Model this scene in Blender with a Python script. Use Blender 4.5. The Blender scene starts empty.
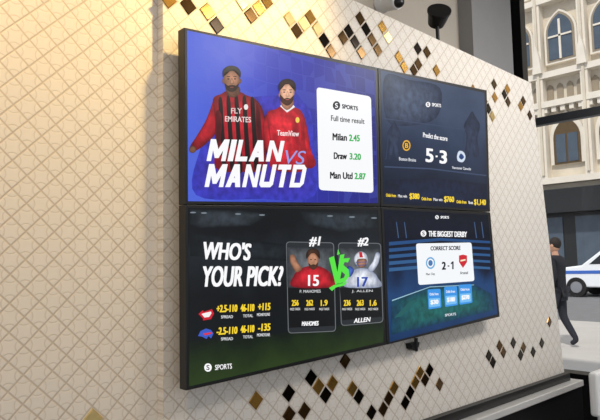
import bpy, bmesh, math, random
from mathutils import Vector, Matrix
random.seed(4)
sc = bpy.context.scene
try:
    sc.view_settings.view_transform = 'Standard'
    sc.view_settings.look = 'None'
except Exception: pass

# ------------------------------------------------------------------ camera
F = 600.0
Zc = Vector((-144, -7200, 600)).normalized()
Xc = Vector((640, 37.2, 600)).normalized()
Yc = Zc.cross(Xc).normalized()
Xc = Yc.cross(Zc).normalized()
CAM = Vector((0, -2.0, 1.5))
def tw(v):
    v = Vector(v); return Vector((v.dot(Xc), v.dot(Yc), v.dot(Zc)))
cd = bpy.data.cameras.new("camera"); co = bpy.data.objects.new("camera", cd)
sc.collection.objects.link(co)
r, u, b = tw((1,0,0)), tw((0,-1,0)), tw((0,0,-1))
M = Matrix(((r.x,u.x,b.x,CAM.x),(r.y,u.y,b.y,CAM.y),(r.z,u.z,b.z,CAM.z),(0,0,0,1)))
co.matrix_world = M
cd.sensor_width = 36; cd.lens = 36; cd.clip_start = 0.05; cd.clip_end = 300
sc.camera = co
def ray(px, py): return tw((px-300, py-210, F))
def on_y(px, py, Y):
    d = ray(px, py); return CAM + d*((Y-CAM.y)/d.y)
def on_x(px, py, X):
    d = ray(px, py); return CAM + d*((X-CAM.x)/d.x)
def on_z(px, py, Z):
    d = ray(px, py); return CAM + d*((Z-CAM.z)/d.z)

# ------------------------------------------------------------------ materials
def lin(c):
    out=[]
    for v in c:
        v=v/255.0
        out.append(v/12.92 if v<=0.04045 else ((v+0.055)/1.055)**2.4)
    return (out[0],out[1],out[2],1)
_m={}
def mat(name, rgb, rough=0.6, metal=0.0, noise=0.0, nscale=8.0, spec=0.5):
    key=(name,)
    if key in _m: return _m[key]
    m=bpy.data.materials.new(name); m.use_nodes=True
    nt=m.node_tree; p=nt.nodes["Principled BSDF"]
    c=lin(rgb)
    p.inputs["Roughness"].default_value=rough
    p.inputs["Metallic"].default_value=metal
    p.inputs["Specular IOR Level"].default_value=spec
    tc=nt.nodes.new("ShaderNodeTexCoord"); n=nt.nodes.new("ShaderNodeTexNoise")
    n.inputs["Scale"].default_value=nscale; n.inputs["Detail"].default_value=5
    nt.links.new(tc.outputs["Object"], n.inputs["Vector"])
    cr=nt.nodes.new("ShaderNodeMix"); cr.data_type='RGBA'
    cr.inputs[6].default_value=tuple(max(0,v*(1-noise)) for v in c[:3])+(1,)
    cr.inputs[7].default_value=tuple(min(1,v*(1+noise)) for v in c[:3])+(1,)
    nt.links.new(n.outputs["Fac"], cr.inputs[0])
    nt.links.new(cr.outputs[2], p.inputs["Base Color"])
    _m[key]=m; return m
def scr_base(name):
    m=bpy.data.materials.new(name); m.use_nodes=True
    p=m.node_tree.nodes["Principled BSDF"]
    p.inputs["Base Color"].default_value=(0.004,0.004,0.005,1)
    p.inputs["Roughness"].default_value=0.3
    p.inputs["Specular IOR Level"].default_value=0.22
    p.inputs["Emission Strength"].default_value=1.0
    return m,m.node_tree,p
def scr(rgb, strength=1.0):
    key=('scr',tuple(rgb),strength)
    if key in _m: return _m[key]
    m,nt,p=scr_base("screen_pixels")
    p.inputs["Emission Color"].default_value=lin(rgb)
    p.inputs["Emission Strength"].default_value=strength
    _m[key]=m; return m
m_soft,nt_,p_=scr_base("screen_picture_shaded")
at=nt_.nodes.new("ShaderNodeAttribute"); at.attribute_name="Col"
tcs=nt_.nodes.new("ShaderNodeTexCoord"); nzs=nt_.nodes.new("ShaderNodeTexNoise"); nzs.inputs["Scale"].default_value=28; nzs.inputs["Detail"].default_value=6
nt_.links.new(tcs.outputs["Object"],nzs.inputs["Vector"])
mrs=nt_.nodes.new("ShaderNodeMapRange"); mrs.inputs[1].default_value=0.3; mrs.inputs[2].default_value=0.7; mrs.inputs[3].default_value=0.62; mrs.inputs[4].default_value=1.35
nt_.links.new(nzs.outputs["Fac"],mrs.inputs[0])
vm=nt_.nodes.new("ShaderNodeVectorMath"); vm.operation='SCALE'; nt_.links.new(at.outputs["Color"],vm.inputs[0]); nt_.links.new(mrs.outputs[0],vm.inputs["Scale"])
nt_.links.new(vm.outputs[0],p_.inputs["Emission Color"])
def scr_grad(name, stops, axis, lo, hi, nscale=3.0, namt=0.25, cells=None):
    m,nt,p=scr_base(name); L=nt.links
    tc=nt.nodes.new("ShaderNodeTexCoord"); sp=nt.nodes.new("ShaderNodeSeparateXYZ")
    L.new(tc.outputs["Object"], sp.inputs[0])
    mr=nt.nodes.new("ShaderNodeMapRange"); L.new(sp.outputs[axis], mr.inputs[0])
    mr.inputs[1].default_value=lo; mr.inputs[2].default_value=hi
    n=nt.nodes.new("ShaderNodeTexNoise"); n.inputs["Scale"].default_value=nscale; n.inputs["Detail"].default_value=6
    L.new(tc.outputs["Object"], n.inputs["Vector"])
    ns=nt.nodes.new("ShaderNodeMath"); ns.operation='SUBTRACT'; L.new(n.outputs["Fac"], ns.inputs[0]); ns.inputs[1].default_value=0.5
    nm=nt.nodes.new("ShaderNodeMath"); nm.operation='MULTIPLY_ADD'; L.new(ns.outputs[0], nm.inputs[0]); nm.inputs[1].default_value=namt*2; L.new(mr.outputs[0], nm.inputs[2])
    rp=nt.nodes.new("ShaderNodeValToRGB"); e=rp.color_ramp.elements
    while len(e)<len(stops): e.new(0.5)
    for i,(t,c) in enumerate(stops):
        e[i].position=t; e[i].color=lin(c)
    L.new(nm.outputs[0], rp.inputs[0])
    out=rp.outputs[0]
    if cells:
        v=nt.nodes.new("ShaderNodeTexVoronoi"); v.feature='DISTANCE_TO_EDGE'; v.inputs["Scale"].default_value=cells[0]; v.inputs["Randomness"].default_value=cells[2]
        L.new(tc.outputs["Object"], v.inputs["Vector"])
        lt=nt.nodes.new("ShaderNodeMath"); lt.operation='LESS_THAN'; lt.inputs[1].default_value=0.03; L.new(v.outputs["Distance"], lt.inputs[0])
        ml=nt.nodes.new("ShaderNodeMath"); ml.operation='MULTIPLY'; ml.inputs[1].default_value=cells[1]; L.new(lt.outputs[0], ml.inputs[0])
        mx=nt.nodes.new("ShaderNodeMix"); mx.data_type='RGBA'; L.new(ml.outputs[0], mx.inputs[0]); L.new(out, mx.inputs[6]); mx.inputs[7].default_value=lin(cells[3])
        out=mx.outputs[2]
    L.new(out, p.inputs["Emission Color"])
    return m

# ------------------------------------------------------------------ mesh helpers
def empty(name, loc=(0,0,0)):
    o=bpy.data.objects.new(name,None); sc.collection.objects.link(o); o.empty_display_size=0.1
    return o
def obj(name, verts, faces, m, parent=None, smooth=False):
    me=bpy.data.meshes.new(name); me.from_pydata([tuple(v) for v in verts],[],faces); me.update()
    o=bpy.data.objects.new(name,me); sc.collection.objects.link(o)
    if m: me.materials.append(m)
    if smooth:
        for f in me.polygons: f.use_smooth=True
    if parent: o.parent=parent
    return o
def prism(name, pts, vec, m, parent=None, bevel=0):
    n=len(pts); vec=Vector(vec)
    v=[Vector(p) for p in pts]+[Vector(p)+vec for p in pts]
    f=[tuple(range(n)), tuple(range(2*n-1,n-1,-1))]+[(i,i+n,(i+1)%n+n,(i+1)%n)for i in range(n)]
    o=obj(name,v,f,m,parent)
    bm=bmesh.new(); bm.from_mesh(o.data); bmesh.ops.recalc_face_normals(bm,faces=bm.faces); bm.to_mesh(o.data); bm.free()
    if bevel:
        md=o.modifiers.new("bevel",'BEVEL'); md.width=bevel; md.segments=3
    return o
def box(name, x0,x1,y0,y1,z0,z1, m, parent=None, bevel=0):
    return prism(name, [(x0,y0,z0),(x1,y0,z0),(x1,y1,z0),(x0,y1,z0)], (0,0,z1-z0), m, parent, bevel)
def cyl(name, a, b_, ra, rb, m, parent=None, seg=24, bevel=0):
    a=Vector(a); b_=Vector(b_); d=(b_-a).normalized()
    q=d.to_track_quat('Z','Y'); vs=[]
    for (c,rr) in ((a,ra),(b_,rb)):
        for i in range(seg):
            t=2*math.pi*i/seg
            vs.append(c+q@Vector((rr*math.cos(t),rr*math.sin(t),0)))
    f=[tuple(range(seg-1,-1,-1)),tuple(range(seg,2*seg))]+[(i,(i+1)%seg,(i+1)%seg+seg,i+seg) for i in range(seg)]
    o=obj(name,vs,f,m,parent)
    if bevel:
        md=o.modifiers.new("bevel",'BEVEL'); md.width=bevel; md.segments=3
    return o
def sphere(name, c, rad, m, parent=None, scale=(1,1,1)):
    bm=bmesh.new(); bmesh.ops.create_uvsphere(bm,u_segments=24,v_segments=16,radius=rad)
    for v in bm.verts: v.co=Vector((v.co.x*scale[0],v.co.y*scale[1],v.co.z*scale[2]))+Vector(c)
    me=bpy.data.meshes.new(name); bm.to_mesh(me); bm.free()
    for f in me.polygons: f.use_smooth=True
    me.materials.append(m); o=bpy.data.objects.new(name,me); sc.collection.objects.link(o)
    if parent: o.parent=parent
    return o

# ------------------------------------------------------------------ wall finish
P = 0.092
def wallpaper(name, base, line, strength=0.5):
    m=bpy.data.materials.new(name); m.use_nodes=True
    nt=m.node_tree; p=nt.nodes["Principled BSDF"]; L=nt.links
    tc=nt.nodes.new("ShaderNodeTexCoord"); sp=nt.nodes.new("ShaderNodeSeparateXYZ"); L.new(tc.outputs["Object"], sp.inputs[0])
    def M_(op,a,b_=None):
        n=nt.nodes.new("ShaderNodeMath"); n.operation=op
        for i,v in enumerate((a,b_)):
            if v is None: continue
            if isinstance(v,(int,float)): n.inputs[i].default_value=v
            else: L.new(v,n.inputs[i])
        return n.outputs[0]
    def edge(s):
        f=M_('FRACT', M_('ADD', M_('DIVIDE', s, P), 100.0))
        return M_('ABSOLUTE', M_('SUBTRACT', f, 0.5))
    a=edge(M_('ADD',sp.outputs[0],sp.outputs[2])); b_=edge(M_('SUBTRACT',sp.outputs[0],sp.outputs[2]))
    mx=M_('MAXIMUM',a,b_)
    mr=nt.nodes.new("ShaderNodeMapRange"); L.new(mx,mr.inputs[0]); mr.inputs[1].default_value=0.43; mr.inputs[2].default_value=0.485
    ra=M_('SUBTRACT',0.5,a); rb_=M_('SUBTRACT',0.5,b_)
    rad=M_('SQRT',M_('ADD',M_('MULTIPLY',ra,ra),M_('MULTIPLY',rb_,rb_)))
    rr=M_('ABSOLUTE',M_('SUBTRACT',rad,0.40))
    inner=nt.nodes.new("ShaderNodeMapRange"); L.new(rr,inner.inputs[0]); inner.inputs[1].default_value=0.045; inner.inputs[2].default_value=0.015
    tot=M_('MULTIPLY', M_('MAXIMUM', mr.outputs[0], M_('MULTIPLY',inner.outputs[0],0.45)), strength)
    n=nt.nodes.new("ShaderNodeTexNoise"); n.inputs["Scale"].default_value=60; L.new(tc.outputs["Object"],n.inputs["Vector"])
    mix=nt.nodes.new("ShaderNodeMix"); mix.data_type='RGBA'; L.new(tot,mix.inputs[0])
    mix.inputs[6].default_value=lin(base); mix.inputs[7].default_value=lin(line)
    L.new(mix.outputs[2], p.inputs["Base Color"])
    p.inputs["Roughness"].default_value=0.42
    bp=nt.nodes.new("ShaderNodeBump"); bp.inputs["Strength"].default_value=0.45; bp.inputs["Distance"].default_value=0.004
    L.new(M_('SUBTRACT',M_('MULTIPLY',n.outputs["Fac"],0.1),tot), bp.inputs["Height"]); L.new(bp.outputs[0], p.inputs["Normal"])
    return m
m_paper = wallpaper("lattice_wallpaper",(226,220,211),(176,158,134),0.62)
m_grey = mat("grey_paint",(168,160,148),0.7,noise=0.04)
m_dgrey = mat("dark_grey_paint",(126,125,124),0.7,noise=0.06)
m_black = mat("black_laminate",(16,16,18),0.35,noise=0.1)
m_blackm = mat("black_metal",(14,14,15),0.4,0.3,noise=0.1)
m_floor = mat("grey_stone_floor",(140,134,128),0.4,noise=0.15)
m_ceil = mat("ceiling_paint",(200,196,188),0.8,noise=0.03)
m_ledge = mat("silver_ledge",(205,203,200),0.3,0.1,noise=0.04)
m_white = mat("white_plastic",(232,232,230),0.4,noise=0.03)

ZB = 0.62
TLx = on_y(163,0,0).x
tp = on_y(353,0,0); rt = on_y(531,83,0); rb = on_y(563,351,0)
sl=(rt.z-tp.z)/(rt.x-tp.x)
def ztop(x): return tp.z+sl*(x-tp.x)
prism("wall_feature",[(TLx,0,ZB),(rb.x,0,ZB),(rt.x,0,rt.z),(TLx,0,ztop(TLx))],(0,0.10,0),m_paper)
box("wall_left_bay",-3.0,TLx,0.04,0.12,0.0,4.0,m_paper)
box("wall_bulkhead",TLx,4.0,0.42,0.55,0.0,4.0,m_grey)
yj=on_x(509,20,5.2).y
box("column_wall",4.0,4.62,0.30,1.3,0.0,4.0,m_dgrey)
box("wall_back",4.62,5.3,1.2,1.3,0,4.0,m_dgrey)
box("floor",-3.0,5.3,-6.0,1.3,-0.1,0.0,m_floor)
box("ceiling",-3.0,5.3,-6.0,1.3,4.0,4.1,m_ceil)
box("trim_1",TLx,rb.x+0.02,-0.035,0.10,ZB-0.055,ZB-0.002,m_black)
box("trim_2",TLx,rb.x+0.10,-0.10,0.10,ZB-0.10,ZB-0.057,m_ledge,bevel=0.006)
box("wall_base_panel",TLx,rb.x+0.16,-0.06,0.10,0.0,ZB-0.102,m_black)

# gold diamonds, snapped on the wallpaper lattice
px_t=[(172,4),(186,1),(208,5),(219,20),(241,6),(250,20),(258,13),(268,5),(293,24),(301,18),(307,12),(313,20),(319,28),(325,38),(331,48),(298,30),
(345,37),(351,29),(358,21),(353,38),(366,30),(371,38),(375,47),(385,32),(390,42),(397,58),(403,66),(361,60),(418,55),(425,51),(420,64),(412,71),
(440,72),(446,84),(452,90),(437,86),(463,92),(470,88),(482,100),(487,107),(492,113),(496,100),(504,98),(510,104),(495,88),(520,107),(525,100),(529,113),(508,88)]
px_b=[(258,404),(283,397),(291,408),(308,378),(300,413),(316,387),(325,396),(334,384),(342,366),(356,388),(363,398),(372,405),(384,399),(392,388),
(378,410),(412,392),(420,372),(428,379),(437,384),(414,380),(430,366),(404,400),(487,353),(492,363),(500,345),(506,353),(512,343),(525,345),(519,355),(531,350),(541,345),(549,327)]
cols=[("gold_mirror",(204,158,80),0.2),("gold_mirror_dim_reflection",(92,68,38),0.18),("gold_mirror_bright_reflection",(236,206,140),0.28),("gold_mirror_dark_reflection",(40,33,25),0.15)]  # one gold mirror; its bright and dark reflections are painted as base tones
gm=[mat(n,c,rg,0.95,noise=0.25,nscale=30) for n,c,rg in cols]
gold_e=empty("mirror_tile_mosaic")
def tiles(lst, Y, tag, wts):
    seen=set(); vs=[[] for _ in gm]; fs=[[] for _ in gm]
    for (x,y) in lst:
        w=on_y(x,y,Y); i=math.floor((w.x+w.z)/P); j=math.floor((w.x-w.z)/P)
        if (i,j) in seen: continue
        seen.add((i,j))
        cx=(i+j+1)*P/2; cz=(i-j)*P/2; h=P*0.44
        if Y==0 and (cz+h>ztop(cx)): continue
        if cz-h<ZB and Y==0: continue
        k=random.choices(range(4),wts)[0]
        t=0.004; hh=h-0.006; o=len(vs[k])
        tl=random.uniform(-.0015,.0015)
        for (dx,dz) in ((-h,0),(0,-h),(h,0),(0,h)): vs[k].append((cx+dx,Y-0.0003,cz+dz))
        for (dx,dz) in ((-hh,0),(0,-hh),(hh,0),(0,hh)): vs[k].append((cx+dx,Y-t+tl*dx/hh,cz+dz))
        fs[k]+= [(o+4,o+5,o+6,o+7)]+[(o+a,o+(a+1)%4,o+4+(a+1)%4,o+4+a) for a in range(4)]
    for k in range(4):
        if vs[k]: obj("tiles_%s_%s"%(tag,cols[k][0]),vs[k],fs[k],gm[k],gold_e)
tiles(px_t,0,"top",(4,4,2,2)); tiles(px_b,0,"bottom",(2,4,1,4))
tiles([(95,412),(84,419),(106,419)],0.04,"left",(3,1,1,0))

# ------------------------------------------------------------------ video wall
vw=empty("video_wall")
YF=-0.10
def S(px,py,layer=0): return on_y(px,py,YF-0.0006*layer)
m_case=mat("display_casing",(12,12,13),0.35,noise=0.1)
outer={'tl':[(184,27),(378,67.5),(381,206.5),(185,204.5)],'tr':[(378,67.5),(487,90),(490.5,212),(381,206.5)],
'bl':[(185,204.5),(381,206.5),(387,345),(186,391)],'br':[(381,206.5),(490.5,212),(500,317),(387,345)]}
def inset(q,d):
    c=(sum(p[0] for p in q)/4,sum(p[1] for p in q)/4); out=[]
    for p in q:
        out.append((p[0]+d*(1 if c[0]>p[0] else -1),p[1]+d*1.1*(1 if c[1]>p[1] else -1)))
    return out
for k,q in outer.items():
    prism("display_casing_"+k,[S(*p) for p in inset(q,0.25)],(0,0.045,0),m_case,vw,bevel=0.002)
c0=on_y(250,180,-0.03); c1=on_y(440,260,-0.03)
box("mount_frame",c0.x,c1.x,-0.055,-0.001,1.1,1.9,m_blackm,vw)
def smoothpts(pts,n=5):
    out=[]; N=len(pts)
    for i in range(N):
        p0,p1,p2,p3=[Vector((pts[(i+k)%N][0],pts[(i+k)%N][1],0)) for k in (-1,0,1,2)]
        for s in range(n):
            t=s/n
            q=0.5*((2*p1)+(-p0+p2)*t+(2*p0-5*p1+4*p2-p3)*t*t+(-p0+3*p1-3*p2+p3)*t**3)
            out.append((q.x,q.y))
    return out
def poly(name,pts,col,layer=1,sm=False,strength=1.0,m=None):
    if sm: pts=smoothpts(pts)
    return obj(name,[S(x,y,layer) for x,y in pts],[tuple(range(len(pts)))],m or scr(col,strength),vw)
def soft(name,pts,cin,cout,layer=1,sm=True,cen=None,mid=0.6):
    if sm: pts=smoothpts(pts)
    n=len(pts); c=cen or (sum(p[0] for p in pts)/n,sum(p[1] for p in pts)/n)
    vs=[c]+[(c[0]+(p[0]-c[0])*mid,c[1]+(p[1]-c[1])*mid) for p in pts]+list(pts)
    fs=[(0,1+i,1+(i+1)%n) for i in range(n)]+[(1+i,1+n+i,1+n+(i+1)%n,1+(i+1)%n) for i in range(n)]
    o=obj(name,[S(x,y,layer) for x,y in vs],fs,m_soft,vw)
    ca=o.data.color_attributes.new("Col",'FLOAT_COLOR','POINT')
    a=lin(cin); b_=lin(cout)
    for i in range(len(vs)):
        t=0 if i==0 else (0.35 if i<=n else 1)
        ca.data[i].color=tuple(a[k]*(1-t)+b_[k]*t for k in range(3))+(1,)
    return o
def ellpts(cx,cy,rx,ry,rot=0,n=28):
    pts=[]
    for i in range(n):
        t=2*math.pi*i/n; x=rx*math.cos(t); y=ry*math.sin(t)
        pts.append((cx+x*math.cos(rot)-y*math.sin(rot),cy+x*math.sin(rot)+y*math.cos(rot)))
    return pts
def ell(name,cx,cy,rx,ry,col,layer=1,rot=0): return poly(name,ellpts(cx,cy,rx,ry,rot),col,layer)
def sell(name,cx,cy,rx,ry,ci,co_,layer=1,rot=0,cen=None): return soft(name,ellpts(cx,cy,rx,ry,rot),ci,co_,layer,False,cen)
def rrect(name,q,rad,col,layer=1,m=None):
    pts=[]
    for i in range(4):
        p=Vector(q[i]); a=(Vector(q[i-1])-p); c=(Vector(q[(i+1)%4])-p)
        A=p+a.normalized()*rad; C=p+c.normalized()*rad
        for s in range(6):
            t=s/5; w=A*(1-t)**2+p*2*t*(1-t)+C*t*t; pts.append((w.x,w.y))
    return poly(name,pts,col,layer,m=m)
def text(s,a,b_,col,layer=3,th=0.0,shear=0.0):
    cu=bpy.data.curves.new("t",'FONT'); cu.body=s; cu.shear=shear; cu.resolution_u=4
    o=bpy.data.objects.new("t",cu); sc.collection.objects.link(o)
    bpy.context.view_layer.update()
    dg=bpy.context.evaluated_depsgraph_get(); me=bpy.data.meshes.new_from_object(o.evaluated_get(dg))
    bpy.data.objects.remove(o)
    base=[(v.co.x,v.co.y) for v in me.vertices]; fcs=[tuple(p.vertices) for p in me.polygons]
    xs=[p[0] for p in base]; ys=[p[1] for p in base]
    x0,x1,y0,y1=min(xs),max(xs),min(ys),max(ys)
    offs=[(0,0)] if th==0 else [(-th,0),(th,0),(0,0),(0,-th*.55),(0,th*.55),(-th,-th*.55),(th,th*.55),(-th,th*.55),(th,-th*.55)]
    V=[];Fc=[]
    for n,(ox,oy) in enumerate(offs):
        k=len(V)
        for (x,y) in base:
            s_=(x-x0)/(x1-x0); t=(y-y0)/(y1-y0)
            px=(a[0]+th)+((b_[0]-th)-(a[0]+th))*s_+ox
            yt=a[1]+(b_[1]-a[1])*s_+th*.55; yb=a[2]+(b_[2]-a[2])*s_-th*.55
            V.append(S(px, yb+(yt-yb)*t+oy, layer+0.02*n))
        Fc+=[tuple(i+k for i in f) for f in fcs]
    bpy.data.meshes.remove(me)
    return obj("lettering",V,Fc,scr(col),vw)
# heavy hand-drawn italic capitals for the big headline
def strokes(paths,x0,x1,yt,yb,wd,col,layer,shear):
    """paths: list of polylines in unit box; wd = stroke width in px; yt,yb functions of px"""
    for pl_ in paths:
        P_=[]
        for (sx,sy) in pl_:
            x=x0+(x1-x0)*sx; t=yt(x); b__=yb(x); y=t+(b__-t)*sy
            P_.append((x+shear*(b__-y),y))
        poly("headline_stroke",P_,col,layer)
W=(250,250,252); G=(30,175,75); Yl=(250,215,50)
def logo(cx,cy,r_,tx0,tx1,h,col,inv,dy=0.0,layer=3):
    ell("logo_disc",cx,cy,r_*0.9,r_,col,layer)
    text("S",(cx-r_*.38,cy-r_*.6,cy+r_*.6),(cx+r_*.38,cy-r_*.6,cy+r_*.6),inv,layer+1,th=0.12)
    if tx1: text("SPORTS",(tx0,cy-h/2,cy+h/2),(tx1,cy-h/2+dy,cy+h/2+dy),col,layer,th=0.1)

xl=S(187,100).x; xm=S(379,100).x
bg=scr_grad("screen_blue_stadium",[(0,(76,100,216)),(0.3,(56,72,196)),(0.6,(44,46,156)),(1,(30,34,120))],0,xl,xm,2.5,0.2,(14,0.18,0.1,(90,105,210)))
poly("picture_tl",inset(outer['tl'],3),None,1,m=bg)
bg=scr_grad("screen_slate",[(0,(6,12,30)),(0.45,(16,28,50)),(0.75,(34,50,78)),(1,(58,74,102))],2,1.55,2.35,3.5,0.24)
poly("picture_tr",inset(outer['tr'],2.6),None,1,m=bg)
bg=scr_grad("screen_night_stadium",[(0,(8,12,12)),(0.3,(18,24,26)),(0.62,(14,18,22)),(0.85,(30,36,42)),(1,(14,18,22))],2,0.9,1.65,5,0.2)
poly("picture_bl",inset(outer['bl'],3),None,1,m=bg)
bg=scr_grad("screen_blue_arena",[(0,(10,34,70)),(0.35,(20,58,104)),(0.6,(26,64,112)),(0.8,(8,20,46)),(1,(4,10,28))],2,0.95,1.6,6,0.2)
poly("picture_br",inset(outer['br'],2.6),None,1,m=bg)

# TL pictures ---------------------------------------------------------------
soft("haze",[(196,195),(200,150),(222,110),(262,96),(306,104),(314,150),(314,196),(260,199)],(70,46,150),(54,56,180),1.4)
soft("arm_l",[(216,96),(210,110),(205,122),(196,137),(190,147),(195,151),(207,143),(218,130),(224,112)],(188,30,44),(96,12,24),2)
sell("hand",192.5,149.5,3.6,3.6,(150,104,78),(90,56,40),2.4)
soft("arm_r",[(250,98),(260,104),(266,120),(272,138),(277,150),(270,156),(262,146),(252,124)],(166,24,40),(80,10,22),2)
soft("jersey_l",[(213,99),(221,94),(227,91),(240,92),(246,95),(256,100),(260,114),(262,135),(266,168),(240,172),(216,168),(216,140),(215,118)],(196,30,46),(110,12,26),2.6,cen=(236,115))
for i,x in enumerate((218.5,226.5,234.5,242.5,250.5)):
    poly("stripe",smoothpts([(x,97.5+abs(i-2)*1.2),(x+3.6,97+abs(i-2)*1.2),(x+5.4,125),(x+8,168),(x+3.8,168),(x+1.2,125)],4),(26,14,20),3.2)
soft("fold",[(216,112),(222,118),(219,150),(215.5,150)],(70,8,18),(96,12,24),3.3)
soft("fold",[(256,104),(260,112),(262,140),(257,140)],(60,8,18),(96,12,24),3.3)
soft("neck_l",[(226,86),(238,86),(240,93),(234,97.5),(228,95)],(120,78,58),(78,48,36),3.5)
sell("ear",223.6,81,1.5,2.6,(118,78,58),(84,52,38),3.6); sell("ear",239.8,81,1.5,2.6,(118,78,58),(84,52,38),3.6)
soft("face_l",[(223.5,77),(226,70.5),(232,68.5),(238,71),(240,78),(238.5,86),(235,91),(231.5,92.2),(227.5,90.5),(224.5,85)],(176,122,94),(96,62,46),3.8,cen=(233,79))
soft("hair_l",[(223,77.5),(222.6,71),(226,67),(231.5,65.6),(237.5,67.4),(240.8,72),(240.3,77.5),(238.8,73),(232,71),(225,73)],(40,30,28),(14,10,12),4.2,cen=(232,69))
soft("beard_l",[(224.6,83),(226,89),(231.5,92),(236.6,89.5),(239,83.5),(236.4,86.5),(235,85.5),(231.6,85),(228,85.7),(226.8,87)],(54,34,28),(40,26,22),4.2,cen=(231.6,88.8))
for x in (228.4,235): ell("eye",x,78.9,1.2,0.65,(22,14,14),4.5); ell("brow",x,76.6,1.9,0.45,(32,20,18),4.5)
soft("nose",[(231.2,78.6),(232.6,78.6),(233.9,83.4),(231.8,84.2),(229.9,83.4)],(186,132,102),(110,72,54),4.5)
ell("mouth",231.8,87.3,2.0,0.5,(126,60,54),4.6)
ell("crest",246,107,2.2,2.8,(235,230,230),4)
text("EMIRATES",(225,116,121.5),(251,117,122.5),(235,220,220),4,0.12)
text("FLY",(231,108,113.5),(242,108,113.5),(225,205,205),4,0.15)
soft("arm2_l",[(268,113),(263,124),(264,140),(268,152),(276,150),(274,132),(276,118)],(206,34,48),(120,14,26),4.6)
soft("arm2_r",[(298,110),(304,116),(308,132),(311,150),(316,164),(308,168),(303,152),(298,132)],(200,30,44),(120,14,26),4.6)
soft("jersey_r",[(267,114),(276,109),(282,106),(293,107),(301,111),(304,124),(305,142),(308,168),(288,172),(270,166),(270,140)],(228,44,56),(148,20,34),5,cen=(282,122))
soft("jersey_fold",[(292,112),(300,122),(300,150),(296,162),(292,140)],(150,20,34),(205,34,48),5.3)
soft("jersey_fold",[(270,126),(280,138),(284,158),(274,150)],(160,20,34),(208,36,50),5.3)
poly("collar",[(280,106),(287,112.5),(295,107),(293.4,105),(287,110.3),(281.6,104.6)],(238,235,235),5.5)
soft("neck_r",[(281.5,100),(293,100),(293,105.5),(287,110),(281.5,105.5)],(176,124,98),(130,86,66),5.8)
sell("ear",279.9,95,1.4,2.4,(196,140,112),(140,92,70),5.9)
soft("face_r",[(279.8,91),(282,84.5),(287,82.5),(292.6,84.8),(294.6,91),(293.4,98.5),(290,103),(286.8,104.2),(283,102.5),(280.4,98)],(236,186,156),(164,112,86),6.1,cen=(288,92))
soft("hair_r",[(279.2,91.5),(278.4,85),(282,80.3),(288,78.8),(294,81.4),(296,87),(295.2,91.5),(293.4,86.6),(288,84.2),(282,86)],(60,38,30),(24,16,14),6.5,cen=(287,82.2))
soft("beard_r",[(279.9,94),(280.8,101),(286.6,105.6),(292,102.6),(294.4,94.6),(292.6,98.4),(290.4,98.6),(287.2,97.8),(284,98.8),(281.8,98.6)],(86,52,38),(58,36,28),6.5,cen=(287,101.8))
for x in (284.2,290.6): ell("eye",x,92.2,1.1,0.6,(34,22,20),6.8); ell("brow",x,89.9,1.8,0.45,(52,32,26),6.8)
soft("nose",[(287,91.6),(288.2,91.6),(289.4,96),(287.6,96.8),(285.8,96)],(236,184,154),(176,120,94),6.8)
ell("mouth",287.4,99.6,2.0,0.5,(168,84,80),6.9)
ell("crest",297.5,120,2,2.8,(240,210,90),5.6)
text("TeamView",(277,130,135.5),(299,131,136.5),(250,235,235),5.6,0.12)
# headline, heavy condensed italic (each glyph as polygons in a unit box)
def glyph(ch):
    s=.30
    if ch=='M': s=.235; return [[(0,0),(s,0),(s,1),(0,1)],[(1-s,0),(1,0),(1,1),(1-s,1)],[(0,0),(s+.04,0),(.5+.08,.62),(.5,.86),(.5-.1,.86)],[(1,0),(1-s-.04,0),(.5-.08,.62),(.5,.86),(.5+.1,.86)]]
    if ch=='I': return [[(0,0),(1,0),(1,1),(0,1)]]
    if ch=='L': return [[(0,0),(s+.06,0),(s+.06,1),(0,1)],[(0,.78),(1,.78),(1,1),(0,1)]]
    if ch=='A': return [[(.32,0),(.68,0),(.33,1),(0,1)],[(.32,0),(.68,0),(1,1),(.67,1)],[(.2,.6),(.8,.6),(.8,.8),(.2,.8)]]
    if ch=='N': s=.27; return [[(0,0),(s,0),(s,1),(0,1)],[(1-s,0),(1,0),(1,1),(1-s,1)],[(0,0),(s,0),(1,1),(1-s,1)]]
    if ch=='U': return [[(0,0),(s,0),(s,.86),(0,.86)],[(1-s,0),(1,0),(1,.86),(1-s,.86)],[(0,.76),(1,.76),(1,.88),(.84,1),(.16,1),(0,.88)]]
    if ch=='T': return [[(0,0),(1,0),(1,.22),(0,.22)],[(.34,0),(.68,0),(.68,1),(.34,1)]]
    if ch=='D': s=.29; return [[(0,0),(s,0),(s,1),(0,1)],[(0,0),(.78,0),(.78,.2),(0,.2)],[(0,.8),(.78,.8),(.78,1),(0,1)],[(1-s,.16),(.78,0),(1,.16),(1,.84),(.78,1),(1-s,.84)]]
def headline(word,ws,xa,xb,yt,yb,gap,sh,layer):
    tot=sum(ws)+gap*(len(word)-1); k=(xb-xa-sh*(yb(xa)-yt(xa)))/tot; x=xa
    for n,(ch_,w_) in enumerate(zip(word,ws)):
        strokes(glyph(ch_),x,x+w_*k,yt,yb,0,W,layer+0.03*n,sh); x+=(w_+gap)*k
headline("MILAN",[1.25,.36,.78,1.0,.98],206.5,285,lambda x:139+(x-207)*.026,lambda x:161+(x-207)*.008,.13,.2,7.4)
headline("MANUTD",[1.25,1.0,.98,.92,.86,.92],204.5,307.5,lambda x:164+(x-205)*.008,lambda x:187+(x-205)*.004,.13,.2,7.8)
text("VS",(285.5,150,164),(306,151,164.5),(150,158,230),7.2,0,0.25)
rrect("odds_card",[(316.5,87),(371,96.5),(373.5,193),(319,190)],4,(247,248,250),3)
ell("logo_disc",336.5,105.5,3.7,4.4,(15,15,18),4)
text("S",(335,103,108),(338,103,108),W,5,0.15)
K=(20,20,24)
text("SPORTS",(342,104,108.4),(358,106.5,110.7),K,4,0.22)
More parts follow.
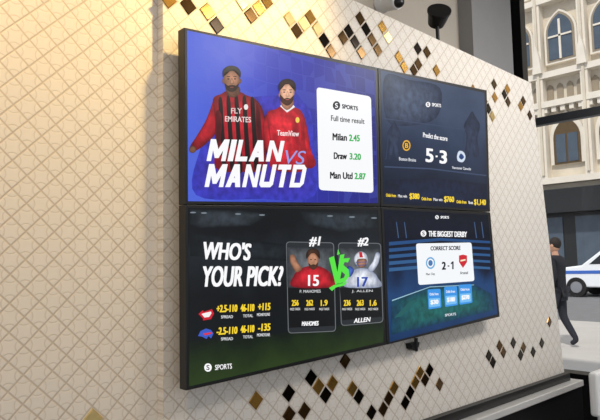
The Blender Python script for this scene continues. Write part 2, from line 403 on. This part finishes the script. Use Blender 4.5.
text("Full time result",(331,115.2,120.8),(364.5,118.9,124),K,4,0.12)
text("Milan",(332.5,133.1,140.3),(347,134.1,140.9),K,4,0.3); text("2.45",(349,134.4,141.1),(359.8,135,141.6),G,4,0.3)
text("Draw",(333.7,152.3,159.1),(347,152.8,159.4),K,4,0.3); text("3.20",(349.5,153,159.5),(361,153.7,160.1),G,4,0.3)
text("Man Utd",(330,171.8,178.7),(352.7,172.5,179.2),K,4,0.3); text("2.87",(354.5,172.7,179.2),(365.8,173.3,179.7),G,4,0.3)

# TR : dim ice-hockey scene -------------------------------------------------
soft("rink_haze",[(385,76),(410,80),(440,88),(436,118),(404,126),(386,118)],(70,84,110),(28,42,68),1.3)
soft("rink_ice",[(385,180),(430,178),(487,184),(487,206.5),(430,203.5),(386,202)],(22,34,62),(12,22,46),1.3,sm=False)
poly("rink_boards",[(384.5,166),(430,168),(486.5,175),(486.5,176.2),(430,169.4),(384.5,167.4)],(56,72,102),1.6)
poly("rink_glass",[(384,118),(430,124),(485,132),(485,132.8),(430,124.9),(384,119)],(54,70,98),1.6)
for (x,y,s_) in ((472,124,0.9),(394,132,0.75)):
    soft("skater",[(x-4*s_,y-8*s_),(x,y-14*s_),(x+4*s_,y-8*s_),(x+9*s_,y+2*s_),(x+6*s_,y+16*s_),(x+8*s_,y+34*s_),(x+2*s_,y+36*s_),(x,y+20*s_),(x-4*s_,y+36*s_),(x-8*s_,y+34*s_),(x-6*s_,y+14*s_),(x-9*s_,y+2*s_)],(48,60,86),(26,38,62),1.8)
    poly("stick",[(x-8*s_,y+4*s_),(x-7*s_,y+4*s_),(x-10*s_,y+36*s_),(x-12*s_,y+37*s_),(x-12*s_,y+35.6*s_),(x-11*s_,y+35*s_)],(44,58,84),1.9)
logo(428,104.5,2.6,432,441,3.4,W,(20,20,30),1.2)
text("Predict the score",(423,132.3,137.2),(447.5,136.3,141.2),W,3,0.12)
text("5",(425.5,148,162),(433.5,149,162.5),W,3,0.6); text("3",(439.5,150,163.5),(447,151,164),W,3,0.6)
poly("dot",[(435.6,155.5),(437.6,155.5),(437.6,157.2),(435.6,157.2)],W,3)
ell("badge_ring",406.5,145.5,4,5.4,(235,180,50),3); ell("badge_in",406.5,145.5,3,4,(20,20,24),3.6); text("B",(405,143,148),(408.3,143,148),(235,180,50),4.2,0.25)
poly("badge_orca",[(457,156),(459,151),(463.5,152),(465.5,157),(463,162),(458,161)],(210,222,238),3,True); poly("badge_orca_in",[(459,157),(461,153.5),(464,157),(461.5,159.5)],(24,60,120),3.6,True)
text("Boston Bruins",(399,157,160.3),(416,158.5,161.8),(225,228,235),3,0.06); text("Vancouver Canucks",(452,166,168.8),(471,167.5,170.3),(225,228,235),3,0.05)
text("$380",(409.5,193,199.6),(419.5,193.6,200),Yl,3,0.28); text("$760",(444,196,202.6),(454.2,196.6,203),Yl,3,0.28); text("$1,140",(474,199,205.4),(486,199.6,206),Yl,3,0.25)
for x,y in ((386,193.5),(421.5,197),(456.5,200)):
    text("Odds from",(x,y,y+3.2),(x+10,y+.5,y+3.7),Yl,3,0.1)
    text("Max win",(x+12,y+.8,y+3.8),(x+21 if x<450 else x+16.5,y+1.2,y+4.2),(235,235,235),3,0.06)

# BL ------------------------------------------------------------------------
soft("stands_l",[(190,232),(232,238),(300,246),(300,262),(240,258),(190,256)],(34,42,48),(16,20,24),1.5,sm=False)
soft("light_haze",[(190,209.5),(240,210.5),(270,214),(250,226),(200,228),(190,224)],(56,64,72),(20,26,30),1.4,sm=False)
soft("light_haze",[(300,211.5),(377,213.5),(378,228),(340,232),(305,224)],(50,58,66),(20,26,30),1.4,sm=False)
for (x,y) in ((193,212.5),(204,213),(238,214),(262,215),(330,216),(352,217),(374,218)): ell("floodlight",x,y,3,0.8,(120,130,140),1.8)
grass=scr_grad("screen_grass",[(0,(54,76,30)),(0.5,(40,58,26)),(1,(18,28,20))],2,0.95,1.2,9,0.3)
poly("pitch",[(189,342),(260,336),(383.6,320),(383.6,342),(189,386.5)],None,1.6,m=grass)
text("WHO'S",(203.5,241,259.5),(251.5,243,260.5),W,3,0.7,0.2)
text("YOUR PICK?",(203,266,287),(283.5,266,286),W,3,0.7,0.2)
text("#1",(309,236,246.5),(321,236.5,246.5),W,5,0.4,0.2); text("#2",(357.5,237,246.5),(368.5,237.5,246.5),W,5,0.4,0.2)
for (t,x0,x1,y,dy,c) in (("+2.5-110",216.5,237.5,305,-0.5,Yl),("46-110",240.5,254.5,304.2,-0.3,Yl),("+115",258,270.5,303.2,-0.3,Yl),
    ("-2.5-110",216.5,237.5,327.5,-1,Yl),("46-110",240.5,254.5,325.5,-0.6,Yl),("-135",258,270.5,323.8,-0.5,Yl)):
    text(t,(x0,y,y+7.5),(x1,y+dy,y+dy+7.2),c,3,0.36,0.1)
for (t,x0,x1,y) in (("SPREAD",221,233,315.5),("TOTAL",243,253,314.5),("MONEYLINE",257,270,313.2),("SPREAD",221,233,337.5),("TOTAL",243,253,335.5),("MONEYLINE",257,270,333.5)):
    text(t,(x0,y,y+3),(x1,y-.4,y+2.6),(220,222,225),3,0.08)
poly("arrow_badge",[(198.5,314),(203,310),(203.5,312),(212,309),(214,313.5),(211,319),(203,320.5),(203,318.5)],(206,32,50),3)
poly("arrow_in",[(201.5,314),(204.5,313),(211,311.5),(211.5,313.5),(209,317),(204.5,317.5)],(245,240,240),3.6)
poly("buffalo_badge",[(198,336),(200.5,331),(206,328.5),(211,330),(213.5,333.5),(211,338.5),(208.5,336),(206.5,339),(202,336.6)],(60,92,196),3)
poly("buffalo_in",[(203,333.6),(212,332),(212,333.6),(205,335.4)],(224,50,60),3.6)
for k,q in enumerate(([(286,241.5),(334,242.5),(336,331.5),(288,333.5)],[(338,242.5),(381,243),(383.4,322.5),(341,326)])):
    rrect("card_rim",q,4,(112,116,120),2)
    c=(sum(p[0] for p in q)/4,sum(p[1] for p in q)/4)
    qi=[(p[0]+(.7 if p[0]<c[0] else -.7),p[1]+(.7 if p[1]<c[1] else -.7)) for p in q]
    rrect("card_face",qi,3.5,(42,46,50),2.5)
    soft("card_top",[(qi[0][0],qi[0][1]+5),(qi[1][0],qi[1][1]+5),(qi[1][0]+.6,287),(qi[0][0]+.7,287)],(104,110,116),(48,52,56),2.8,False)
    poly("card_low",[(qi[0][0]+1,288),(qi[1][0]+.6,288),(qi[2][0]-.5,qi[2][1]-5),(qi[3][0]+.5,qi[3][1]-5)],(16,18,20),2.8)
    x0=qi[0][0]
    for j,t in (enumerate(("256","262","1.9")) if k==0 else enumerate(("236","263","1.6"))):
        xx=x0+5+j*(14.5 if k==0 else 13)
        text(t,(xx,300,306),(xx+7,299.8,305.6),Yl,3.6,0.25)
        text("PASS YARDS",(xx-1.5,308,310.4),(xx+8.5,307.7,310.1),(220,220,220),3.6,0.04)
    text("MAHOMES" if k==0 else "ALLEN",(x0+15,321.5-k*3,326-k*3),(x0+32,321-k*4,325.5-k*4),W,3.6,0.2,0.15)
    text("P. MAHOMES" if k==0 else "J. ALLEN",(x0+13,290,293),(x0+34,289.6,292.6),(210,212,215),3.6,0.06)
soft("pads1",[(293,287),(294,275),(300,269),(309,266),(318,266),(327,270),(333,277),(333,287)],(216,40,52),(120,16,28),3.2,cen=(312,276))
text("15",(308,275,286),(319,275,286),W,3.9,0.4)
soft("face1",[(307.6,260),(309,254.5),(313,252.5),(317.4,254.5),(318.6,260),(317,266),(313.4,269),(309.4,266.5)],(206,150,118),(132,88,66),3.8)
soft("hair1",[(306.6,259),(306.4,253),(310,249),(316,248.8),(319.6,252.6),(319.6,259),(317.6,254.6),(313,253),(308.6,255)],(74,50,36),(36,24,18),4.3,cen=(313,251))
soft("beard1",[(308.4,263),(310,267.6),(313.6,269.8),(317,267),(318.2,262),(316,264.8),(313.4,264.2),(310.6,265)],(86,54,40),(60,38,28),4.3,cen=(313.5,267.3))
for x in (311,315.2): ell("eye",x,259.6,0.9,0.5,(20,15,15),4.5)
soft("armup",[(296,272),(291,264),(290,256),(294,255),(298,263),(302,269)],(190,136,106),(116,78,58),3.4)
soft("pads2",[(345,287),(347,276),(354,270),(363,268),(372,271),(378,278),(380,287)],(232,236,244),(140,150,176),3.2,cen=(362,277))
text("17",(357,277,287),(368,277,286.5),(40,70,170),3.9,0.4)
sell("helmet2",361,259.5,6.8,8,(244,246,250),(150,156,172),3.8,0,(359,256)); poly("stripe2",[(359,252),(362,252),(363,257.5),(359.6,257.5)],(200,40,50),4.3)
soft("face2",[(357.5,259.5),(366,259),(366,265),(361.5,268),(357.5,265.5)],(180,130,104),(100,68,52),4.3)
for y in (262,265): poly("facemask",[(356,y),(367,y-.3),(367,y+.3),(356,y+.6)],(60,80,150),4.7)
soft("arm2",[(372,272),(378,264),(380,254),(376,253),(373,261),(368,269)],(226,230,240),(130,140,166),3.4)
soft("glove",[(345,272),(349,266),(354,270),(350,277)],(80,110,200),(30,50,120),3.4)
Gv=(90,228,70)
poly("letter_v",[(329,258),(334,256),(337.4,272),(340,255),(344.5,254),(339.5,283),(335.5,284.5)],Gv,6)
poly("letter_s",[(350,258),(348,262.5),(344.6,262),(343.4,265),(348.6,269.5),(349.4,276),(345,282),(338.6,283.6),(340,279),(344,277.6),(345.2,274.6),(340.6,270.5),(340.4,263.5),(344,258.4)],Gv,6.4)
poly("splash",[(329,288),(334,285),(343,283),(348,281),(344,285.6),(336,287.4),(332,291)],Gv,5.8)
poly("splash",[(338,249),(340,254),(337,255)],Gv,5.8)
logo(208,367.5,4.2,215,232,5.2,W,(16,20,16),-1.5)

# BR : stadium --------------------------------------------------------------
soft("roof",[(388,216),(430,214.5),(488,218),(489,232),(440,240),(390,236)],(10,18,36),(8,14,30),1.3,sm=False)
for i in range(5):
    yy=238+i*6.5
    poly("tier",[(389,yy+4),(440,yy),(490,yy+3),(490.4,yy+5.4),(440,yy+2.8),(389,yy+7.6)],(34+i*4,76+i*5,128+i*4),1.5+0.05*i)
for x in (396,404,474,481): poly("roof_truss",[(x,222),(x+0.8,222),(x+3,238),(x+2,238)],(60,90,130),1.8)
soft("arena_pitch",[(391,300),(430,286),(474,284),(492,294),(494.5,310),(450,321),(391,335)],(30,104,96),(14,56,84),1.9,sm=False)
for i in range(4):
    poly("mow",[(394+i*24,318-i*5),(402+i*24,316-i*5),(416+i*20,300-i*3),(410+i*20,301-i*3)],(30,92,92),2.1)
poly("touchline",[(392,300),(430,286.5),(474,284.5),(474,285.2),(430,287.3),(392,301.2)],(150,190,210),2.2)
logo(437,217.2,2,440.5,449,2.6,W,(20,30,50),0.2)
logo(423.5,233.5,3.2,0,0,0.1,W,(20,30,50),0)
text("THE BIGGEST DERBY",(428.5,230.8,236.5),(467,231.6,237.2),W,3.2,0.22)
rrect("score_card",[(416,243.5),(471.5,242.5),(474.5,281),(418.5,285)],2.5,(244,247,250),3)
text("CORRECT SCORE",(430.5,246.3,250.5),(460.5,245.8,250),(24,30,44),4,0.16)
text("2",(441.8,261.8,269.8),(446,261.8,269.6),(20,24,36),4,0.4)
poly("dash",[(447.6,265.4),(449.4,265.4),(449.4,266.6),(447.6,266.6)],(20,24,36),4)
poly("one",[(450.8,263),(452.4,261.4),(453.6,261.4),(453.6,269.2),(452.2,269.2),(452.2,263.6),(450.8,264.4)],(20,24,36),4)
ell("city_ring",430.5,263,4.6,6,(110,170,220),4); ell("city_mid",430.5,263,3.3,4.4,(245,248,250),4.5); ell("city_in",430.5,263,2.2,3,(70,120,180),5)
poly("shield",[(459,255.5),(463,254.6),(467,255.5),(467,262),(463,268),(459,262)],(206,34,48),4,False); poly("shield_in",[(460.5,260),(465.5,259),(465.5,260.6),(460.5,261.6)],(245,235,200),4.6)
text("Man City",(426,273,276),(435,272.6,275.6),(40,44,54),4,0.06); text("Arsenal",(460,271.4,274.4),(468,271,274),(40,44,54),4,0.06)
for i,(x,y,t) in enumerate(((427.5,289.5,"$30"),(444,287,"$180"),(458.5,284.8,"$270"))):
    rrect("odds_button",[(x,y),(x+13,y-.8),(x+14,y+18),(x+1,y+20)],1.5,(58,148,230),3)
    rrect("odds_button_lo",[(x+1.4,y+9),(x+12.4,y+8.3),(x+12.8,y+16.6),(x+1.8,y+18)],1,(120,192,244),3.5)
    text(t,(x+3,y+10.5,y+15.5),(x+11,y+10,y+15),W,4.2,0.3); text("Odds from",(x+2,y+3.4,y+6),(x+11,y+3,y+5.6),W,4.2,0.05)
text("SPORTS",(445,314,316.6),(456,312.6,315.2),(220,225,235),3,0.08)

cb=empty("mounting_bracket")
a=on_y(416,338,-0.04)
cyl("stem",a,a+Vector((0,0,-0.07)),0.010,0.008,m_blackm,cb)
prism("hook",[on_y(411,344,-0.04),on_y(420,342,-0.04),on_y(419,347,-0.04),on_y(415,351,-0.04),on_y(412,349,-0.04)],(0,0.038,0),m_blackm,cb,bevel=0.003)

# ------------------------------------------------------------------ ceiling gear
cam_e=empty("security_camera")
c=on_y(394,4,0.30)
cyl("base",c+Vector((0,0.119,0.03)),c+Vector((0,0.06,0.03)),0.06,0.055,m_white,cam_e,bevel=0.005)
cyl("housing",c+Vector((0,0.07,0.03)),c+Vector((-0.02,-0.05,-0.01)),0.05,0.046,m_white,cam_e,bevel=0.006)
sphere("dome",c+Vector((-0.022,-0.055,-0.012)),0.036,m_black,cam_e)
sp_e=empty("spotlight")
h=on_y(437,19,0.05)
cyl("head",h+Vector((-0.02,-0.03,0.03)),h+Vector((0.03,0.03,-0.02)),0.07,0.05,m_blackm,sp_e,bevel=0.006)
cyl("lens_ring",h+Vector((-0.028,-0.038,0.038)),h+Vector((-0.02,-0.03,0.03)),0.074,0.074,m_blackm,sp_e)
cyl("stem",h,Vector((h.x,0.05,ztop(h.x)-0.003)),0.012,0.012,m_blackm,sp_e)
m_lamp=bpy.data.materials.new("lamp_glass"); m_lamp.use_nodes=True
pl=m_lamp.node_tree.nodes["Principled BSDF"]; pl.inputs["Emission Color"].default_value=(1,0.75,0.4,1); pl.inputs["Emission Strength"].default_value=6
def unseen_downlight(x,y,z,power,col,tgt,size=1.3,blend=0.9,rad=0.06):
    e=empty("unseen_downlight")
    cyl("can",(x,y,4.0),(x,y,z),0.02,0.02,m_blackm,e); cyl("shade",(x,y,z+0.10),(x,y,z),0.05,0.08,m_blackm,e); cyl("bulb",(x,y,z-0.004),(x,y,z-0.01),0.06,0.06,m_lamp,e)
    ld=bpy.data.lights.new("unseen_downlight_lamp",'SPOT'); ld.energy=power; ld.color=col; ld.spot_size=size; ld.spot_blend=blend; ld.shadow_soft_size=rad
    lo=bpy.data.objects.new("unseen_downlight_lamp",ld); sc.collection.objects.link(lo); lo.parent=e
    lo.location=(x,y,z-0.03); lo.rotation_euler=(Vector(tgt)-Vector((x,y,z-0.03))).to_track_quat('-Z','Y').to_euler()
unseen_downlight(1.6,-0.70,3.35,165,(1,0.68,0.24),(1.55,0,2.75),1.45)
unseen_downlight(0.3,-0.8,3.35,140,(1,0.68,0.28),(0.2,0,2.3),1.6)
unseen_downlight(3.0,-2.2,3.4,150,(1,0.92,0.82),(3.2,0,2.0),1.9,1.0,0.25)  # neutral fill lamp added to brighten the wall, no such fitting seen
unseen_downlight(4.4,-2.0,3.4,130,(0.96,0.97,1.0),(4.2,0.2,2.1),1.9,1.0,0.25)  # added fill as well, unseen, lifts the right end of the wall

# ------------------------------------------------------------------ window wall (x = 5.2)
XW=5.2
wn=empty("window_1")
yl=yj
zs=0.50; zt=3.9
def wbox(n,y0,y1,z0,z1,m=m_blackm,d=0.10): return box(n,XW,XW+d,y0,y1,z0,z1,m,wn,bevel=0.004)
wbox("jamb_left",yl-0.11,yl,zs,zt)
ym=on_x(540,121,XW)
wbox("transom",-3.4,yl-0.10,ym.z-0.035,ym.z+0.035,mat("transom_metal",(66,68,72),0.4,0.4),0.08)
wbox("sill",-3.5,yl,zs-0.08,zs,m_blackm,0.16)
wbox("mullion",-1.6,-1.52,zs,zt); wbox("jamb_right",-3.5,-3.4,zs,zt); wbox("head",-3.5,yl,zt,zt+0.08)
mg=bpy.data.materials.new("window_glass"); mg.use_nodes=True; nt=mg.node_tree; nt.nodes.clear()
o_=nt.nodes.new("ShaderNodeOutputMaterial"); mx=nt.nodes.new("ShaderNodeMixShader"); tr=nt.nodes.new("ShaderNodeBsdfTransparent"); gl=nt.nodes.new("ShaderNodeBsdfGlossy")
gl.inputs["Roughness"].default_value=0.02; mx.inputs[0].default_value=0.05
nt.links.new(tr.outputs[0],mx.inputs[1]); nt.links.new(gl.outputs[0],mx.inputs[2]); nt.links.new(mx.outputs[0],o_.inputs[0])
obj("glass",[(XW+0.04,-3.4,zs),(XW+0.04,yl-0.1,zs),(XW+0.04,yl-0.1,zt),(XW+0.04,-3.4,zt)],[(0,1,2,3)],mg,wn)
box("wall_window_base",XW,XW+0.12,-6,1.2,0,zs-0.08,m_black)
box("wall_window_side",XW,XW+0.12,yl,1.2,zs-0.08,4.0,m_dgrey)
box("wall_window_far",XW,XW+0.12,-6,-3.5,zs-0.08,4.0,m_dgrey)

# white chair by the window
ch=empty("white_chair")
cp=on_z(594,372,0.74)
X,Y_=cp.x,cp.y
def chb(n,a0,a1,b0,b1,z0,z1,m=m_white,bv=0.02): return box(n,X+a0,X+a1,Y_+b0,Y_+b1,z0,z1,m,ch,bevel=bv)
chb("seat",0,0.46,-0.50,0.0,0.42,0.48); chb("backrest",-0.03,0.49,-0.03,0.03,0.46,0.74)
for i,(a,b_) in enumerate(((0.0,-0.02),(0.43,-0.02),(0.0,-0.48),(0.43,-0.48))):
    cyl("leg_%d"%i,(X+a+.01,Y_+b_,0.0),(X+a+.01,Y_+b_,0.46 if b_<-.1 else 0.62),0.014,0.018,m_white,ch)

# ------------------------------------------------------------------ street
m_walk=mat("sidewalk_concrete",(186,182,176),0.9,noise=0.12,nscale=2)
m_road=mat("asphalt",(120,120,122),0.9,noise=0.15,nscale=3)
m_stone=mat("limestone",(206,196,178),0.9,noise=0.22,nscale=1.3)
m_stone2=mat("limestone_trim",(224,216,202),0.9,noise=0.12,nscale=2)
m_glassd=mat("facade_glass",(74,86,100),0.15,noise=0.3,nscale=2)
m_bronze=mat("bronze_cladding",(96,78,52),0.5,0.4,noise=0.3)
m_shop=mat("storefront_dark",(30,32,34),0.4,noise=0.2)
m_shadow=mat("limestone_painted_shade",(146,134,116),0.9,noise=0.1)  # darker copy of the limestone, shade of the recesses put into its colour
box("sidewalk",5.35,14,-30,60,-0.15,-0.001,m_walk); box("road",14,30,-30,60,-0.20,-0.06,m_road); box("sidewalk",30,34,-30,60,-0.2,0.05,m_walk)
bd=empty("stone_building")
XF=34.0
box("facade",XF,XF+2,-25,45,0,30,m_stone,bd)
def arch(yc,zb,w,h,n=6):
    pts=[(yc-w/2,zb),(yc+w/2,zb)]; zs_=zb+h-w*0.75
    for i in range(n+1):
        t=i/n*math.radians(60); pts.append((yc-w/2+w*math.cos(t), zs_+w*math.sin(t)*0.87))
    for i in range(n,-1,-1):
        t=i/n*math.radians(60); pts.append((yc+w/2-w*math.cos(t), zs_+w*math.sin(t)*0.87))
    return pts
def fprism(n,pts,x0,d,m): return prism(n,[(x0,p[0],p[1]) for p in pts],(d,0,0),m,bd)
def fb(n,y0,y1,z0,z1,x0,d,m): return fprism(n,[(y0,z0),(y1,z0),(y1,z1),(y0,z1)],x0,d,m)
for k in range(-5,7):
    yc=11.9+2.5*k
    for (zb,hh) in ((12.4,3.1),(16.6,3.4)):
        fprism("arch_trim",arch(yc,zb,1.85,hh),XF-0.30,0.3,m_stone2)
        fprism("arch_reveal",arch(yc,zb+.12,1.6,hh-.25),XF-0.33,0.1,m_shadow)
        fprism("arch_glass",arch(yc,zb+.22,1.35,hh-.5),XF-0.36,0.1,m_glassd)
        fb("arch_mullion",yc-0.06,yc+0.06,zb+.2,zb+hh-.6,XF-0.42,0.06,m_stone2); fb("arch_rail",yc-0.67,yc+0.67,zb+1.5,zb+1.6,XF-0.42,0.06,m_stone2)
    fb("pilaster",yc+1.05,yc+1.45,5.6,22,XF-0.55,0.6,m_stone2)
    fb("pilaster_shaft",yc+1.18,yc+1.32,6,21,XF-0.68,0.2,m_stone)
    fprism("pinnacle",[(yc+0.98,11.9),(yc+1.52,11.9),(yc+1.42,12.8),(yc+1.25,13.6),(yc+1.08,12.8)],XF-0.8,0.3,m_stone2)
    for j in range(4):
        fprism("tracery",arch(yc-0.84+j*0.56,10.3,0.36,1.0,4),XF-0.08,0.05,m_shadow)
    for j in range(5): fb("dentil",yc-1.1+j*0.5,yc-0.85+j*0.5,9.6,9.9,XF-0.5,0.55,m_stone2)
    fprism("lower_trim",arch(yc,6.6,1.9,3.0),XF-0.2,0.25,m_stone2); fprism("lower_glass",arch(yc,6.6,1.5,2.6),XF-0.23,0.1,m_bronze)
    fb("lower_glass_a",yc-0.6,yc-0.06,6.7,8.3,XF-0.26,0.1,m_glassd); fb("lower_glass_b",yc+0.06,yc+0.6,6.7,8.3,XF-0.26,0.1,m_glassd)
for z in (5.5,9.9,11.6,16.0): fb("string_course",-25,45,z,z+0.35,XF-0.6,0.7,m_stone2)
fb("storefront",-25,45,0.05,5.2,XF-0.4,0.5,m_shop)
for k in range(-8,10): fb("shop_window",k*3+0.3,k*3+2.6,0.6,3.6,XF-0.45,0.1,m_glassd)
fb("awning",-25,45,3.8,4.6,XF-1.4,1.0,m_shop)

# car
car=empty("car")
mcw=mat("car_paint_white",(235,238,242),0.25,noise=0.02); mcb=mat("car_stripe_blue",(60,104,190),0.3,noise=0.05); mtire=mat("tyre_rubber",(20,20,20),0.8,noise=0.1)
mcg=mat("car_glass",(30,36,44),0.1,noise=0.1); mhub=mat("hub_metal",(170,172,176),0.3,0.8,noise=0.1)
cx0=22.6; cy=8.2
prof=[(0,0.35),(0,0.85),(-0.15,1.0),(-1.15,1.12),(-1.9,1.68),(-2.2,1.76),(-3.9,1.76),(-4.55,1.2),(-4.8,1.1),(-4.85,0.4),(-4.2,0.32),(-0.6,0.32)]
prism("body",[(cx0,cy+a,b_-0.02) for a,b_ in prof],(1.9,0,0),mcw,car,bevel=0.06)
def cside(n,pts,m): prism(n,[(cx0-0.012,cy+a,b_) for a,b_ in pts],(0.02,0,0),m,car)
cside("side_glass_front",[(-1.45,1.14),(-2.0,1.60),(-2.75,1.62),(-2.75,1.16)],mcg); cside("side_glass_rear",[(-2.85,1.16),(-2.85,1.62),(-3.85,1.62),(-4.3,1.2)],mcg)
cside("stripe",[(-0.1,0.78),(-0.2,0.9),(-4.7,0.95),(-4.75,0.83)],mcb)
for a in (-0.95,-3.85):
    cyl("wheel",(cx0-0.03,cy+a,0.30),(cx0+0.2,cy+a,0.30),0.36,0.36,mtire,car); cyl("hub",(cx0-0.05,cy+a,0.30),(cx0-0.02,cy+a,0.30),0.2,0.22,mhub,car)
    cyl("wheel",(cx0+1.7,cy+a,0.30),(cx0+1.93,cy+a,0.30),0.36,0.36,mtire,car)
box("headlight",cx0+0.05,cx0+0.5,cy-0.03,cy+0.02,0.68,0.84,mhub,car)

# pedestrian
ped=empty("pedestrian")
base=on_z(561,347,0.0)
m_coat=mat("dark_coat",(26,28,36),0.9,noise=0.15,nscale=20); m_trous=mat("dark_trousers",(34,36,46),0.9,noise=0.15,nscale=20)
m_skin=mat("skin",(196,150,124),0.6,noise=0.05); m_hair=mat("dark_hair",(34,26,22),0.8,noise=0.2,nscale=60)
def skinfig(name, pts, edges, radii, m, root=0):
    me=bpy.data.meshes.new(name); me.from_pydata([tuple(base+Vector(p)) for p in pts],edges,[]); me.update()
    o=bpy.data.objects.new(name,me); sc.collection.objects.link(o); o.parent=ped
    md=o.modifiers.new("skin",'SKIN')
    if not me.skin_vertices:
        bpy.context.view_layer.update()
    sv=me.skin_vertices[0].data
    for i,rr in enumerate(radii): sv[i].radius=(rr,rr)
    sv[root].use_root=True
    md.use_smooth_shade=True
    s=o.modifiers.new("sub",'SUBSURF'); s.levels=2; s.render_levels=2
    me.materials.append(m); return o
skinfig("trousers",[(0,0,0.93),(-.09,0,0.88),(-.10,0.10,0.50),(-.10,0.12,0.09),(-.10,0.24,0.05),(.09,0,0.88),(.10,-.02,0.48),(.10,-0.22,0.12),(.10,-0.12,0.05)],
 [(0,1),(1,2),(2,3),(3,4),(0,5),(5,6),(6,7),(7,8)],[.13,.10,.068,.05,.04,.10,.068,.05,.04],m_trous)
skinfig("coat",[(0,0,0.86),(0,0,1.05),(0,.01,1.28),(0,.01,1.42),(-.19,.01,1.42),(-.24,-.06,1.14),(-.23,0.06,0.90),(.19,.01,1.42),(.24,.08,1.15),(.23,.24,0.96),(0,.01,1.50)],
 [(0,1),(1,2),(2,3),(3,4),(4,5),(5,6),(3,7),(7,8),(8,9),(3,10)],[.16,.145,.165,.12,.075,.052,.042,.075,.052,.042,.06],m_coat,1)
sphere("head",base+Vector((0,.03,1.65)),0.10,m_skin,ped,(0.82,0.95,1.18)); sphere("hair",base+Vector((0,.005,1.69)),0.105,m_hair,ped,(0.86,0.95,1.02))
sphere("nose",base+Vector((0,.13,1.64)),0.018,m_skin,ped)
cyl("neck",base+Vector((0,.01,1.48)),base+Vector((0,.02,1.58)),0.055,0.05,m_skin,ped)
for sx in (-1,1): sphere("ear",base+Vector((sx*.083,.02,1.65)),0.022,m_skin,ped,(0.5,1,1.4)); sphere("eye",base+Vector((sx*.032,.115,1.665)),0.011,m_hair,ped)
for (hx,hy,hz) in ((-.23,0.08,0.86),(.23,.27,0.91)):
    sphere("palm",base+Vector((hx,hy,hz)),0.04,m_skin,ped,(0.5,0.9,1.1))
    for j in range(4): cyl("finger",base+Vector((hx,hy-.024+.016*j,hz-.03)),base+Vector((hx,hy-.02+.016*j,hz-.09+abs(j-1.5)*.008)),.009,.007,m_skin,ped,8)
    cyl("thumb",base+Vector((hx,hy+.03,hz+.01)),base+Vector((hx,hy+.055,hz-.04)),.010,.008,m_skin,ped,8)

# ------------------------------------------------------------------ world + sun
w=bpy.data.worlds.new("world"); sc.world=w; w.use_nodes=True
nt=w.node_tree; bgn=nt.nodes["Background"]; bgn.inputs[0].default_value=(0.86,0.91,1.0,1); bgn.inputs[1].default_value=0.85
sd=bpy.data.lights.new("sun",'SUN'); sd.energy=2.8; sd.color=(1,0.96,0.89); sd.angle=0.05
so=bpy.data.objects.new("sun",sd); sc.collection.objects.link(so); so.location=(0,0,20)
so.rotation_euler=Vector((0.62,0.22,-0.72)).to_track_quat('-Z','Y').to_euler()
